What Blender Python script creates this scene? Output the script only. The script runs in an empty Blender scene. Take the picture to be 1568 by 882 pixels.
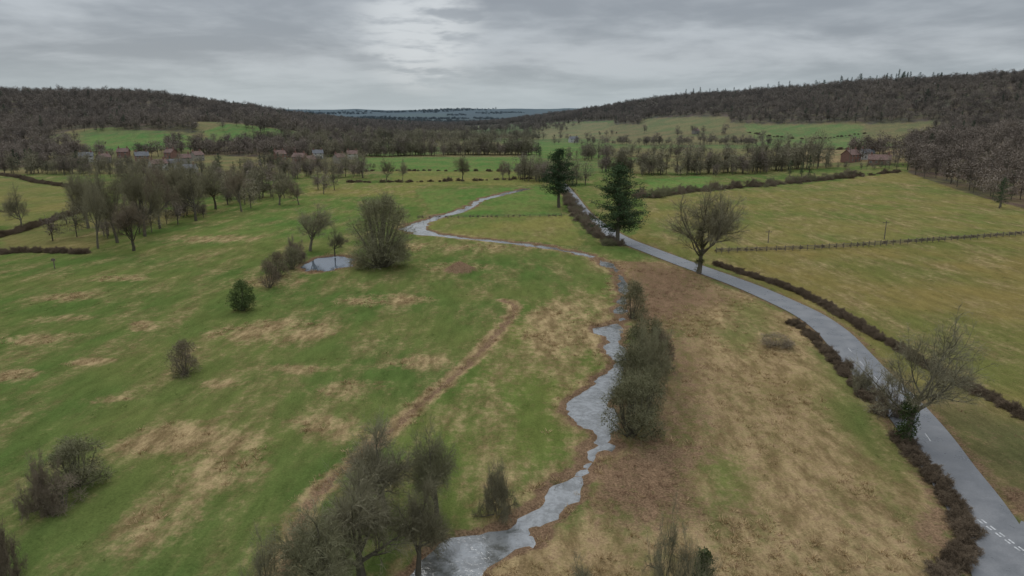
import bpy, math, random
import numpy as np
from mathutils import Vector
SC=bpy.context.scene
# ------------------------------------------------------------------ camera model
CAMZ=35.0; PITCH=math.radians(14.1); F=1059.0
def ridge(x,y,pts):
    best=np.full(x.shape,1e9); zb=np.zeros(x.shape)
    for a,b in zip(pts[:-1],pts[1:]):
        dx,dy=b[0]-a[0],b[1]-a[1]; L2=dx*dx+dy*dy
        t=np.clip(((x-a[0])*dx+(y-a[1])*dy)/L2,0,1)
        d=np.hypot(x-a[0]-t*dx,y-a[1]-t*dy); z=a[2]+(b[2]-a[2])*t
        m=d<best; best=np.where(m,d,best); zb=np.where(m,z,zb)
    return best,zb
def sst(t):
    t=np.clip(t,0,1); return t*t*(3-2*t)
def _h(ix,iy,s):
    n=(ix.astype(np.int64)*374761393+iy.astype(np.int64)*668265263+s*1442695041)&0x7fffffff
    n=((n^(n>>13))*1274126177)&0x7fffffff
    return ((n^(n>>16))&0xffff)/65535.0
def vnoise(x,y,s=0):
    ix=np.floor(x);iy=np.floor(y);fx=x-ix;fy=y-iy
    fx=fx*fx*(3-2*fx);fy=fy*fy*(3-2*fy)
    a=_h(ix,iy,s);b=_h(ix+1,iy,s);c=_h(ix,iy+1,s);d=_h(ix+1,iy+1,s)
    return (a*(1-fx)+b*fx)*(1-fy)+(c*(1-fx)+d*fx)*fy
def fbm(x,y,s=0,o=4):
    r=0;a=0.5;t=0
    for i in range(o):
        r=r+a*vnoise(x*2**i+13.7*i,y*2**i+7.1*i,s+i);t+=a;a*=0.5
    return r/t
RR=[(40,2250,0),(190,1900,26),(377,1500,64),(560,1150,76),(703,950,82),(900,700,88),(1150,300,90),(1300,-600,90)]
RL=[(-1500,100,56),(-1000,600,56),(-666,900,55),(-579,1050,60),(-557,1300,46),(-504,1600,26),(-450,2000,6)]
def fR(x,y):
    d,z=ridge(x,y,RR); return sst(1-d/430.0),z
def fL(x,y):
    d,z=ridge(x,y,RL); return sst(1-d/390.0),z
def H(x,y):
    x=np.asarray(x,float);y=np.asarray(y,float)
    f,z=fR(x,y); r=f*z
    f2,z2=fL(x,y); l=f2*z2
    g=lambda cx,cy,h,s:h*np.exp(-((x-cx)**2+(y-cy)**2)/(2*s*s))
    o=np.maximum(r,l)+g(-300,780,20,85)+g(-385,680,11,80)+g(430,440,25,125)
    far=sst((y-2800)/1900.0)*(64+70*(fbm(x/650+0.3,y/2600,5,2)-0.5))+30*sst((y-2300)/500)*sst((3500-y)/700)*fbm(x/420,y/900,15,2)
    o=np.maximum(o,far)
    o=o+np.clip(o/30,0,1)*12*(fbm(x/170,y/170,9,3)-0.5)
    return o
def ray(u,v):
    dx=(u-784)/F;dy=(441-v)/F;cp,sp=math.cos(PITCH),math.sin(PITCH)
    return np.array([dx,cp+dy*sp,-sp+dy*cp])
TT=np.geomspace(25,9000,5000)
def P(u,v):
    """survey helper: where a line of sight meets the terrain"""
    d=ray(u,v); X=d[0]*TT;Y=d[1]*TT;Z=CAMZ+d[2]*TT
    k=np.where(Z<H(X,Y))[0]
    i=k[0] if len(k) else len(TT)-1
    if i>0:
        z0=Z[i-1]-H(X[i-1:i],Y[i-1:i])[0]; z1=Z[i]-H(X[i:i+1],Y[i:i+1])[0]
        t=TT[i-1]+(TT[i]-TT[i-1])*z0/max(z0-z1,1e-9)
    else: t=TT[0]
    return (d[0]*t,d[1]*t)
def PP(l): return [P(*p) for p in l]
def smooth(pts,step=1.5):
    pts=[np.array(p,float) for p in pts]; out=[]
    n=len(pts)
    for i in range(n-1):
        p0=pts[max(i-1,0)];p1=pts[i];p2=pts[i+1];p3=pts[min(i+2,n-1)]
        k=max(2,int(np.linalg.norm((p2-p1)[:2])/step))
        for j in range(k):
            t=j/k
            out.append(0.5*((2*p1)+(-p0+p2)*t+(2*p0-5*p1+4*p2-p3)*t*t+(-p0+3*p1-3*p2+p3)*t**3))
    out.append(pts[-1]); return np.array(out)
def inpoly(x,y,poly):
    c=np.zeros(x.shape,bool);n=len(poly)
    for i in range(n):
        x1,y1=poly[i];x2,y2=poly[(i+1)%n]
        if y1==y2: continue
        m=((y1>y)!=(y2>y))&(x<(x2-x1)*(y-y1)/(y2-y1)+x1)
        c^=m
    return c
def pdist(x,y,pts):
    """distance to polyline (and interpolated third column)"""
    best=np.full(x.shape,1e9)
    for a,b in zip(pts[:-1],pts[1:]):
        dx,dy=b[0]-a[0],b[1]-a[1]; L2=dx*dx+dy*dy+1e-9
        t=np.clip(((x-a[0])*dx+(y-a[1])*dy)/L2,0,1)
        d=np.hypot(x-a[0]-t*dx,y-a[1]-t*dy)
        if len(a)>2:
            w=a[2]+(b[2]-a[2])*t; d=d-w/2
        best=np.minimum(best,d)
    return best
# ------------------------------------------------------------------ materials
def nd(nt,t,**k):
    n=nt.nodes.new(t)
    for a,b in k.items(): setattr(n,a,b)
    return n
def math_(nt,op,a,b=None,clamp=False):
    n=nd(nt,'ShaderNodeMath',operation=op,use_clamp=clamp)
    for i,s in enumerate([a,b]):
        if s is None: continue
        if isinstance(s,(int,float)): n.inputs[i].default_value=s
        else: nt.links.new(s,n.inputs[i])
    return n.outputs[0]
def mixc(nt,fac,a,b,bt='MIX'):
    n=nd(nt,'ShaderNodeMix',data_type='RGBA',blend_type=bt)
    for i,s in ((0,fac),(6,a),(7,b)):
        if isinstance(s,(int,float)): n.inputs[i].default_value=s
        elif isinstance(s,tuple): n.inputs[i].default_value=(*s,1)
        else: nt.links.new(s,n.inputs[i])
    return n.outputs[2]
def noise(nt,vec,scale,detail=4,rough=0.55,dist=0):
    n=nd(nt,'ShaderNodeTexNoise'); n.inputs['Scale'].default_value=scale
    n.inputs['Detail'].default_value=detail; n.inputs['Roughness'].default_value=rough
    n.inputs['Distortion'].default_value=dist
    if vec is not None: nt.links.new(vec,n.inputs['Vector'])
    return n.outputs['Fac']
def mapr(nt,s,a,b,c,d,smooth_=True):
    n=nd(nt,'ShaderNodeMapRange'); n.interpolation_type='SMOOTHSTEP' if smooth_ else 'LINEAR'
    nt.links.new(s,n.inputs[0])
    for i,v in enumerate((a,b,c,d)): n.inputs[i+1].default_value=v
    return n.outputs[0]
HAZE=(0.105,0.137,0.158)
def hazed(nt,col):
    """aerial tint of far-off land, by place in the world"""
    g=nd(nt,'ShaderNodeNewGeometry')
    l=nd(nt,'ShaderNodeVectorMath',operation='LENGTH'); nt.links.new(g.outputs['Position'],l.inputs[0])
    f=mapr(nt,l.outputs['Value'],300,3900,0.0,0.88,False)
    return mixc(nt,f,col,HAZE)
def base(name,rough=0.8,spec=0.3):
    m=bpy.data.materials.new(name);m.use_nodes=True;nt=m.node_tree
    b=nt.nodes['Principled BSDF'];b.inputs['Roughness'].default_value=rough
    b.inputs['Specular IOR Level'].default_value=spec
    return m,nt,b
def plant_mat(name,c1,c2,ns=0.6,ow=0.6):
    m,nt,b=base(name,1.0,0.0)
    oi=nd(nt,'ShaderNodeObjectInfo'); g=nd(nt,'ShaderNodeNewGeometry')
    n=noise(nt,g.outputs['Position'],ns,1)
    f=math_(nt,'ADD',math_(nt,'MULTIPLY',oi.outputs['Random'],ow),math_(nt,'MULTIPLY',n,0.8))
    f=mapr(nt,f,0.3,0.4+ow,0,1,False)
    c=mixc(nt,f,c1,c2)
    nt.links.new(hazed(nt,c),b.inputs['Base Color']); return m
def plain(name,c,rough=0.8,var=0.25,ns=2.0,spec=0.3):
    m,nt,b=base(name,rough,spec)
    g=nd(nt,'ShaderNodeNewGeometry'); n=noise(nt,g.outputs['Position'],ns,4)
    f=mapr(nt,n,0.3,0.7,0,1)
    c1=tuple(v*(1-var) for v in c);c2=tuple(min(1,v*(1+var)) for v in c)
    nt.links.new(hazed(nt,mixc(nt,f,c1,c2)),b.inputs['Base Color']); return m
M_bark=plant_mat('bark',(0.085,0.075,0.055),(0.15,0.135,0.10),1.5)
M_twig=plant_mat('twigs_grey_olive',(0.16,0.145,0.09),(0.265,0.24,0.155))
M_twigb=plant_mat('twigs_brown',(0.165,0.13,0.092),(0.26,0.21,0.15))
M_twigo=plant_mat('twigs_olive',(0.15,0.145,0.08),(0.25,0.235,0.14))
M_far=plant_mat('winter_woodland',(0.12,0.096,0.078),(0.25,0.205,0.162),0.02,0.35)
M_farg=plant_mat('winter_woodland_grey',(0.13,0.12,0.078),(0.28,0.25,0.165),0.03)
M_ever=plant_mat('conifer_needles',(0.030,0.054,0.028),(0.068,0.10,0.048),0.8)
M_ivy=plant_mat('ivy_leaves',(0.035,0.055,0.02),(0.09,0.12,0.045),1.2)
M_leafo=plant_mat('olive_leaves',(0.085,0.085,0.042),(0.165,0.155,0.085),0.9)
M_hedge=plant_mat('hedge_twigs',(0.115,0.086,0.058),(0.21,0.16,0.11),0.8)
M_straw=plant_mat('dead_grass',(0.32,0.225,0.115),(0.46,0.335,0.18),0.4)
M_gtuft=plant_mat('grass_tuft_green',(0.13,0.17,0.05),(0.22,0.24,0.08),0.4)
M_dock=plant_mat('dead_dock_stems',(0.17,0.10,0.062),(0.27,0.17,0.105),0.4)
# ------------------------------------------------------------------ mesh builder
class MB:
    def __init__(s): s.v=[];s.f=[];s.m=[]
    def tube(s,pts,rad,k,mi):
        b=len(s.v)
        d=pts[-1]-pts[0]; a=Vector((1,0,0)) if abs(d.x)<abs(d.z)+abs(d.y) else Vector((0,1,0))
        x=d.cross(a).normalized(); y=d.cross(x).normalized()
        for p,r in zip(pts,rad):
            for j in range(k):
                t=2*math.pi*j/k; s.v.append(p+x*(math.cos(t)*r)+y*(math.sin(t)*r))
        for i in range(len(pts)-1):
            for j in range(k):
                j2=(j+1)%k; s.f.append((b+i*k+j,b+i*k+j2,b+(i+1)*k+j2,b+(i+1)*k+j)); s.m.append(mi)
    def tri(s,a,b,c,mi):
        n=len(s.v); s.v+= [a,b,c]; s.f.append((n,n+1,n+2)); s.m.append(mi)
    def mesh(s,name,mats):
        me=bpy.data.meshes.new(name); me.from_pydata([tuple(p) for p in s.v],[],s.f)
        for m in mats: me.materials.append(m)
        me.polygons.foreach_set('material_index',s.m); me.update()
        v=np.array([tuple(p) for p in s.v]); me['h']=float(np.percentile(v[:,2],99.3))
        me['w']=float(np.percentile(np.hypot(v[:,0],v[:,1]),95)*2)
        return me
def rv(R): 
    return Vector((R.gauss(0,1),R.gauss(0,1),R.gauss(0,1))).normalized()
def twig(mb,R,p,d,l,w,mi,sub=3,rnd=0.5):
    d=(d+rv(R)*rnd).normalized(); s=d.cross(rv(R)).normalized()*w*0.5
    q=p+d*l*0.55; d2=(d+rv(R)*0.3+Vector((0,0,0.1))).normalized(); e=q+d2*l*0.45
    mb.tri(p-s,p+s,e,mi)
    for i in range(sub):
        t=R.uniform(0.2,0.95); b=p.lerp(e,t); d3=(d+rv(R)*0.85).normalized()
        s2=d3.cross(rv(R)).normalized()*w*0.4
        mb.tri(b-s2,b+s2,b+d3*l*R.uniform(0.3,0.6),mi)
def grow(mb,R,p,d,L,r,lv,C):
    n=C['seg'][lv]; pts=[p]; rad=[r]
    wig=C['wig']
    for i in range(n):
        d=(d+rv(R)*wig+Vector((0,0,C['up'][lv]))).normalized()
        p=p+d*(L/n); pts.append(p); rad.append(r*(1-0.6*(i+1)/n))
    mb.tube(pts,rad,C['k'][lv],0)
    last=C['max']
    if lv<last:
        nc=C['nc'][lv]
        for i in range(nc):
            t=C['t0'][lv]+(1-C['t0'][lv])*((i+R.random())/nc); j=min(int(t*n),n-1); q=pts[j].lerp(pts[j+1],t*n-j)
            ax=(pts[j+1]-pts[j]).normalized(); pr=ax.cross(rv(R)).normalized()
            a=math.radians(R.uniform(*C['ang'])); cd=ax*math.cos(a)+pr*math.sin(a)
            if cd.z<C.get('minz',-0.2): cd.z=abs(cd.z)*0.3; cd.normalize()
            grow(mb,R,q,cd,L*C['rat'][lv]*R.uniform(0.7,1.15)*(1.1-0.35*t),rad[j]*R.uniform(0.4,0.65),lv+1,C)
        grow(mb,R,pts[-1],d,L*C['rat'][lv]*0.85,rad[-1]*0.9,lv+1,C)
    if lv>=last-1:
        k=C['tw'] if lv==last else C['tw']//2
        for i in range(k):
            t=R.random()**0.7; j=min(int(t*n),n-1); q=pts[j].lerp(pts[j+1],t*n-j)
            twig(mb,R,q,(pts[j+1]-pts[j]).normalized()+rv(R)*0.5,C['tl']*R.uniform(0.6,1.3),C['tww'],1,C['sub'],C.get('rnd',0.5))
def leafball(mb,R,c,rad,n,sz,mi,flat=0.7):
    for i in range(n):
        o=rv(R)*rad*R.random()**0.4; o.z*=flat; q=c+o; a=rv(R)*sz; b=a.cross(rv(R)).normalized()*sz*0.7
        mb.tri(q-a*0.5-b*0.5,q-a*0.5+b*0.5,q+a*0.6,mi)
def tree(seed,mats,Ht=13,trunk=0.26,nl=(7,6,5),rat=(1.15,0.6,0.55),tw=10,tl=1.1,tww=0.028,sub=3,up=(0.02,0.1,0.08,0.05),ang=(28,62),wig=0.2):
    R=random.Random(seed);mb=MB()
    C=dict(seg=(4,5,4,3),k=(8,5,4,3),wig=wig,up=up,max=3,nc=nl,t0=(0.45,0.25,0.15),ang=ang,rat=rat,tw=tw,tl=tl,tww=tww,sub=sub)
    grow(mb,R,Vector((0,0,-0.2)),Vector((R.uniform(-.05,.05),R.uniform(-.05,.05),1)),Ht*trunk*1.3,Ht*0.028,0,C)
    return mb.mesh('tree',mats)
def shrub(seed,mats,Ht=5,stems=14,nc=(5,4),tw=12,tl=0.6,tww=0.028,sub=3,spread=1.0):
    """many-stemmed bare bush: stems fan over a hemisphere"""
    R=random.Random(seed);mb=MB()
    C=dict(seg=(4,4,3),k=(4,3,3),wig=0.28,up=(0.0,-0.02,-0.03),max=2,nc=nc,t0=(0.2,0.15),ang=(32,80),rat=(0.5,0.5),tw=tw,tl=tl,tww=tww,sub=sub,minz=-0.6,rnd=1.1)
    for i in range(stems):
        a=R.uniform(0,6.283); e=math.asin(R.uniform(0.04,0.97))
        d=Vector((math.cos(a)*math.cos(e)*spread,math.sin(a)*math.cos(e)*spread,math.sin(e))).normalized()
        o=Vector((math.cos(a),math.sin(a),0))*Ht*0.16*R.random()*spread+Vector((0,0,R.uniform(-0.1,Ht*.12)))
        grow(mb,R,o,d,Ht*R.uniform(0.40,0.50),Ht*0.012,0,C)
    return mb.mesh('shrub',mats)
def bush(seed,mats,Ht=6,Wd=6,clumps=34,tw=120,leaf=90,tl=0.55,tww=0.03,leafsz=0.15,rc=0.17):
    """rounded, lumpy bush: stems rise from the base to many twig-and-leaf clumps filling a dome"""
    R=random.Random(seed);mb=MB(); a_=Wd*0.5; b_=Ht
    for i in range(clumps):
        th=R.uniform(0,6.283); ze=R.uniform(0.02,1.0); rr=math.sqrt(max(0,1-(max(0,ze-0.25)/0.75)**2))*(0.86+0.14*min(1,ze*4))
        k=R.uniform(0.45,1)**0.5*R.uniform(0.78,1.0)
        r=Ht*rc*R.uniform(0.65,1.3)
        c=Vector((math.cos(th)*rr*k*(a_-r*0.8),math.sin(th)*rr*k*(a_-r*0.8),r*0.5+ze*(b_-r*1.4)*(0.85+0.15*k)))
        base_=Vector((c.x*0.15,c.y*0.15,-0.1)); mid=base_.lerp(c,0.5)+rv(R)*Ht*0.04
        mb.tube([base_,mid,c],[Ht*0.012,Ht*0.008,Ht*0.003],4,0)
        for j in range(tw):
            o=rv(R); p=c+o*r*R.random()**0.5*0.8
            twig(mb,R,p,(o+Vector((0,0,0.25))).normalized(),tl*R.uniform(0.5,1.2),tww,1,2,0.7)
        if leaf: leafball(mb,R,c,r,leaf,leafsz,2,0.9)
    return mb.mesh('bush',mats)
def conifer(seed,mats,Ht=16,Rad=4.5,nb=110,narrow=1.3,start=0.12,cl=26):
    R=random.Random(seed);mb=MB()
    pts=[Vector((R.uniform(-.1,.1),R.uniform(-.1,.1),Ht*i/8)) for i in range(9)]
    mb.tube(pts,[Ht*0.025*(1-i/8.6) for i in range(9)],7,0)
    for i in range(nb):
        t=start+(1-start)*((i+R.random())/nb); z=Ht*t*0.96
        tt=min((t-start)/(1-start),1)
        L=Rad*((1-tt**narrow)*0.9+0.13)*R.uniform(0.5,1.12)*min(1,0.6+tt*3)
        a=R.uniform(0,6.283); d=Vector((math.cos(a),math.sin(a),R.uniform(-0.12,0.25)+0.4*tt)).normalized()
        b=Vector((0,0,z)); e=b+d*L; mb.tube([b,b.lerp(e,.5)+Vector((0,0,-.1)),e],[0.08,0.05,0.02],3,0)
        k=max(2,int(L/0.8))
        for j in range(k):
            c=b.lerp(e,(j+1)/k)+rv(R)*0.35; leafball(mb,R,c,0.85,cl,0.26,1,0.55)
    return mb.mesh('conifer',mats)
def fartree(seed,Ht=14,Rad=5,n=420,sz=0.42,mat=None,low=0.3):
    """leafless woodland tree for the hillsides: trunk, limbs, twig sprays"""
    R=random.Random(seed);mb=MB()
    mb.tube([Vector((0,0,-1)),Vector((0.1,0,Ht*0.4)),Vector((0.2,0.1,Ht*0.8))],[0.26,0.18,0.06],4,0)
    cs=[]
    for i in range(15):
        a=R.uniform(0,6.283);hh=R.uniform(low,0.88); q=R.random()**0.5*Rad*0.9*math.sin(math.pi*min(1,max(0.15,(hh-low+0.2)/(1.14-low))))**0.6
        c=Vector((math.cos(a)*q,math.sin(a)*q,Ht*hh))
        mb.tube([Vector((0.1,0,Ht*R.uniform(.2,.4))),c],[0.13,0.04],3,0); cs.append(c)
    for c in cs:
        for i in range(n//15):
            o=rv(R)*Rad*0.40*R.random()**0.5; p=c+o
            d=(o.normalized()+Vector((0,0,0.2))+rv(R)*0.8).normalized(); l=R.uniform(0.7,1.6)
            s=d.cross(rv(R)).normalized()*sz*0.5
            mb.tri(p-s,p+s,p+d*l,1)
    return mb.mesh('fartree',[M_bark,mat or M_far])
# ------------------------------------------------------------------ objects helpers
def add(name,me,loc=(0,0,0),parent=None,rot=0,scale=(1,1,1)):
    o=bpy.data.objects.new(name,me); SC.collection.objects.link(o)
    o.location=loc;o.rotation_euler=(0,0,rot);o.scale=scale
    if parent: o.parent=parent
    return o
RG=random.Random(77)
def place(name,me,u,vb,vt,wpx,rot=None,sink=0.0):
    x,y=P(u,vb); z=float(H([x],[y])[0])
    d=ray(u,vt); top=CAMZ+d[2]/d[1]*y; h=max(top-z,0.4)
    dep=y*math.cos(PITCH)+(CAMZ-z)*math.sin(PITCH); w=wpx/F*dep
    sx=w/me['w']; sz=h/me['h']
    return add(name,me,(x,y,z-sink),None,RG.uniform(0,6.28) if rot is None else rot,(sx,sx,sz))
LIBS={}
def lib(key,meshes):
    c=bpy.data.collections.new(key+'_kit')
    for i,me in enumerate(meshes):
        o=bpy.data.objects.new('%s_%02d'%(key,i),me); c.objects.link(o)
    ng=bpy.data.node_groups.new(key+'_scatter','GeometryNodeTree')
    ng.interface.new_socket('Geometry',in_out='INPUT',socket_type='NodeSocketGeometry')
    ng.interface.new_socket('Geometry',in_out='OUTPUT',socket_type='NodeSocketGeometry')
    gi=ng.nodes.new('NodeGroupInput');go=ng.nodes.new('NodeGroupOutput')
    ci=ng.nodes.new('GeometryNodeCollectionInfo');ci.inputs['Collection'].default_value=c
    ci.inputs['Separate Children'].default_value=True;ci.inputs['Reset Children'].default_value=True
    ip=ng.nodes.new('GeometryNodeInstanceOnPoints');ip.inputs['Pick Instance'].default_value=True
    def na(n,t):
        a=ng.nodes.new('GeometryNodeInputNamedAttribute');a.data_type=t;a.inputs['Name'].default_value=n;return a.outputs['Attribute']
    e=ng.nodes.new('FunctionNodeEulerToRotation')
    L=ng.links.new
    L(gi.outputs[0],ip.inputs['Points']);L(ci.outputs[0],ip.inputs['Instance'])
    L(na('i','INT'),ip.inputs['Instance Index']);L(na('r','FLOAT_VECTOR'),e.inputs[0]);L(e.outputs[0],ip.inputs['Rotation'])
    L(na('s','FLOAT_VECTOR'),ip.inputs['Scale']);L(ip.outputs[0],go.inputs[0])
    LIBS[key]=(ng,len(meshes))
def scatter(name,key,xy,smin=0.8,smax=1.2,dz=0.0,zs=(0.8,1.1),sc=None,seed=1):
    xy=np.asarray(xy,float)
    if len(xy)==0: return None
    rs=np.random.RandomState(abs(int(seed))); n=len(xy); ng,k=LIBS[key]
    z=H(xy[:,0],xy[:,1])+dz
    me=bpy.data.meshes.new(name); me.vertices.add(n)
    me.vertices.foreach_set('co',np.column_stack([xy,z]).ravel())
    s=rs.uniform(smin,smax,n) if sc is None else sc
    S=np.column_stack([s,s,s*rs.uniform(zs[0],zs[1],n)])
    r=np.column_stack([rs.normal(0,.04,n),rs.normal(0,.04,n),rs.uniform(0,6.283,n)])
    me.attributes.new('s','FLOAT_VECTOR','POINT').data.foreach_set('vector',S.ravel())
    me.attributes.new('r','FLOAT_VECTOR','POINT').data.foreach_set('vector',r.ravel())
    me.attributes.new('i','INT','POINT').data.foreach_set('value',rs.randint(0,k,n).astype(np.int32))
    o=add(name,me); m=o.modifiers.new('scatter','NODES'); m.node_group=ng; return o
def along(pts,spacing,jit,rows=1):
    c=smooth(pts,spacing); out=[]
    rs=np.random.RandomState(len(c)+int(abs(pts[0][0])))
    for r in range(rows):
        out.append(c[:,:2]+rs.normal(0,jit,(len(c),2)))
    return np.concatenate(out)
# ------------------------------------------------------------------ layout lines
river=[(655,905,5.0),(690,872,4.8),(730,832,4.0),(790,810,2.9),(835,780,3.2),(872,740,2.6),(905,700,2.4),(922,665,2.8),(904,632,6.0),(918,600,4.0),(940,572,2.4),(948,545,2.0),(938,515,3.0),(930,503,5.5),(948,490,1.9),(950,470,1.7),(955,445,1.7),(948,418,2.0),(928,402,2.2),(900,391,2.4),(862,382,2.4),(800,373,3.0),(740,367,3.6),(690,361,4.2),(650,356,6.0),(634,348,8),(655,337,5),(695,325,4.6),(722,316,4),(733,307,4),(765,298,4.4),(808,288,4.6)]
RIV=smooth([(*P(u,v),w) for u,v,w in river],2.0)
ROADC=PP([(1585,960),(1556,905),(1538,865),(1518,815),(1486,762),(1448,710),(1412,658),(1368,606),(1328,566),(1303,538),(1275,508),(1240,483),(1200,463),(1150,441),(1100,422),(1050,404),(1000,385),(950,365),(917,345),(893,325),(878,305),(868,292),(858,281)])
ROAD=smooth(ROADC,2.0)
SIDE=smooth(PP([(1540,842),(1600,862),(1720,890),(1900,925)]),2.0)
TRACK=smooth(PP([(772,460),(788,468),(780,488),(745,528),(700,572),(640,622),(580,672),(520,720),(480,765),(450,830),(430,900)]),2.0)
POND=P(503,402)
# ------------------------------------------------------------------ ground
def axis(lo,a,b,hi,st,g1,g2):
    m=list(np.arange(a,b,st)); s=st;v=m[-1];up=[]
    while v<hi: s*=g2;v+=s;up.append(v)
    s=st;v=a;dn=[]
    while v>lo: s*=g1;v-=s;dn.append(v)
    return np.array(dn[::-1]+m+up)
ax=axis(-7000,-125,165,7000,0.75,1.022,1.022); ay=axis(-500,38,260,9500,0.75,1.12,1.013)
X,Y=np.meshgrid(ax,ay); x=X.ravel();y=Y.ravel()
Z=H(x,y)
near=(y<420)&(y>0)&(np.abs(x)<300)
idx=np.where(near)[0]; xn,yn=x[idx],y[idx]
wob=(fbm(xn/3,yn/3,3,3)-0.5)*3.8
dr=pdist(xn,yn,RIV)+wob
dpd=(np.hypot((xn-POND[0])/6.2,(yn-POND[1])/9.0)-1)*6+wob
wat=np.minimum(dr,dpd)
drd=np.minimum(pdist(xn,yn,ROAD),pdist(xn,yn,SIDE)-3)
dtr=pdist(xn,yn,TRACK)+(fbm(xn/2,yn/2,77,2)-0.5)*1.0
bump=(fbm(xn/7,yn/7,1,4)-0.5)*0.45*sst((drd-3)/3)*sst((wat+0)/3)
Z[idx]+=bump-0.62*sst((0.7-wat)/1.7)-0.08*(1-sst((drd-2.9)/1.5))-0.2*sst(1-dtr/1.3)
# colour
G=(0.097,0.127,0.037)
col=np.tile(np.array(G),(len(x),1)); straw=np.full(len(x),0.35); brown=np.full(len(x),0.0)
wx=x+(fbm(x/14,y/14,21,3)-0.5)*6;wy=y+(fbm(x/14,y/14,22,3)-0.5)*8
def zone(poly,c=None,s=None,b=None,soft=0):
    pl=PP(poly)
    m=inpoly(wx,wy,pl)
    if soft:
        sub_=idx; q=pl+[pl[0]]; dd=pdist(wx[sub_],wy[sub_],q)*np.where(m[sub_],1,-1); w_=sst(0.5+dd/(2*soft))
        if c is not None: col[sub_]+= (np.array(c)-col[sub_])*w_[:,None]
        if s is not None: straw[sub_]+=(s-straw[sub_])*w_
        if b is not None: brown[sub_]+=(b-brown[sub_])*w_
        return
    if c is not None: col[m]=c
    if s is not None: straw[m]=s
    if b is not None: brown[m]=b
OL=(0.16,0.14,0.048); YG=(0.155,0.16,0.05); BG=(0.10,0.165,0.045); TAN=(0.21,0.165,0.085)
far=y>420
pat=fbm(x/160,y/230,31,2)
col[far]=np.where((pat[far]>0.52)[:,None],np.array((0.10,0.14,0.047)),np.array((0.15,0.135,0.06))); straw[far]=0.28
zone([(960,366),(1000,378),(1100,412),(1200,455),(1290,520),(1360,590),(1420,650),(1500,735),(1568,800),(1900,990),(2000,900),(1900,360),(1568,350),(1568,300),(1380,262),(1000,305)],OL,0.38)
zone([(985,300),(1380,264),(1568,320),(1700,330),(1700,352),(1095,380),(990,360)],(0.152,0.148,0.05),0.38)
zone([(990,275),(1090,268),(1090,292),(990,302)],BG,0.1)
# verge beyond the lane
zone([(1440,680),(1400,600),(1450,590),(1568,650),(1700,700),(1700,820),(1568,790),(1500,730)],(0.11,0.10,0.045),0.32,0.36,3)
zone([(1520,742),(1568,750),(1620,780),(1600,806),(1560,790)],None,0.3,0.72,1)
# rough strip between stream and lane
zone([(950,395),(1010,400),(1090,430),(1160,455),(1240,500),(1290,560),(1350,640),(1400,720),(1450,800),(1440,960),(600,960),(760,850),(880,790),(940,690),(960,590),(975,500),(970,440)],(0.155,0.135,0.055),0.64,0.40,1.5)
zone([(970,395),(1060,420),(1110,460),(1060,480),(1010,500),(990,560),(970,500),(965,440)],None,0.42,0.74,9)
zone([(1010,500),(1060,560),(1060,640),(1000,700),(960,700),(1010,620)],None,0.5,0.62,6)
zone([(920,690),(1010,670),(1090,690),(1100,750),(1000,780),(900,760)],None,0.46,0.74,4.5)
zone([(1225,520),(1290,560),(1350,640),(1400,720),(1370,740),(1290,690),(1262,620),(1240,580)],(0.10,0.125,0.038),0.30,0.12,4)
zone([(1120,480),(1165,470),(1165,530),(1125,545)],(0.12,0.135,0.045),0.42,0.1,6)
zone([(1060,700),(1110,690),(1120,740),(1080,750)],(0.12,0.135,0.042),0.45,0.2,3)
# meadow left
zone([(800,465),(960,430),(960,560),(880,640),(900,700),(800,790),(560,720),(640,640),(760,540)],(0.112,0.138,0.038),0.44,None,4)
zone([(640,332),(870,330),(895,378),(640,357)],YG,0.32)
zone([(640,290),(850,285),(862,330),(660,332)],(0.105,0.158,0.044),0.15)
zone([(470,283),(640,278),(640,303),(560,305),(470,312)],YG,0.38)
zone([(480,300),(640,303),(625,345),(400,372),(250,372)],(0.10,0.142,0.04),0.33,None,6)
zone([(600,262),(830,262),(830,283),(600,283)],YG,0.25)
zone([(545,241),(830,240),(830,262),(545,262)],BG,0.0)
zone([(790,215),(930,222),(925,242),(800,242)],BG,0.0)
zone([(0,272),(140,288),(130,318),(60,345),(-300,360),(-300,262)],(0.15,0.148,0.05),0.3)
zone([(0,385),(130,385),(200,345),(330,322),(130,322),(0,358)],(0.14,0.135,0.05),0.33)
zone([(130,209),(290,207),(300,230),(130,232)],BG,0.0)
zone([(315,200),(370,190),(450,203),(440,216),(315,218)],BG,0.0)
zone([(815,192),(930,186),(935,205),(815,214)],(0.17,0.16,0.07),0.1)
zone([(990,184),(1110,181),(1110,198),(990,202)],(0.15,0.15,0.06),0.1)
zone([(1140,190),(1320,190),(1320,226),(1200,226),(1140,200)],(0.12,0.165,0.052),0.0)
zone([(1225,228),(1400,228),(1400,248),(1225,250)],TAN,0.4)
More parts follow.
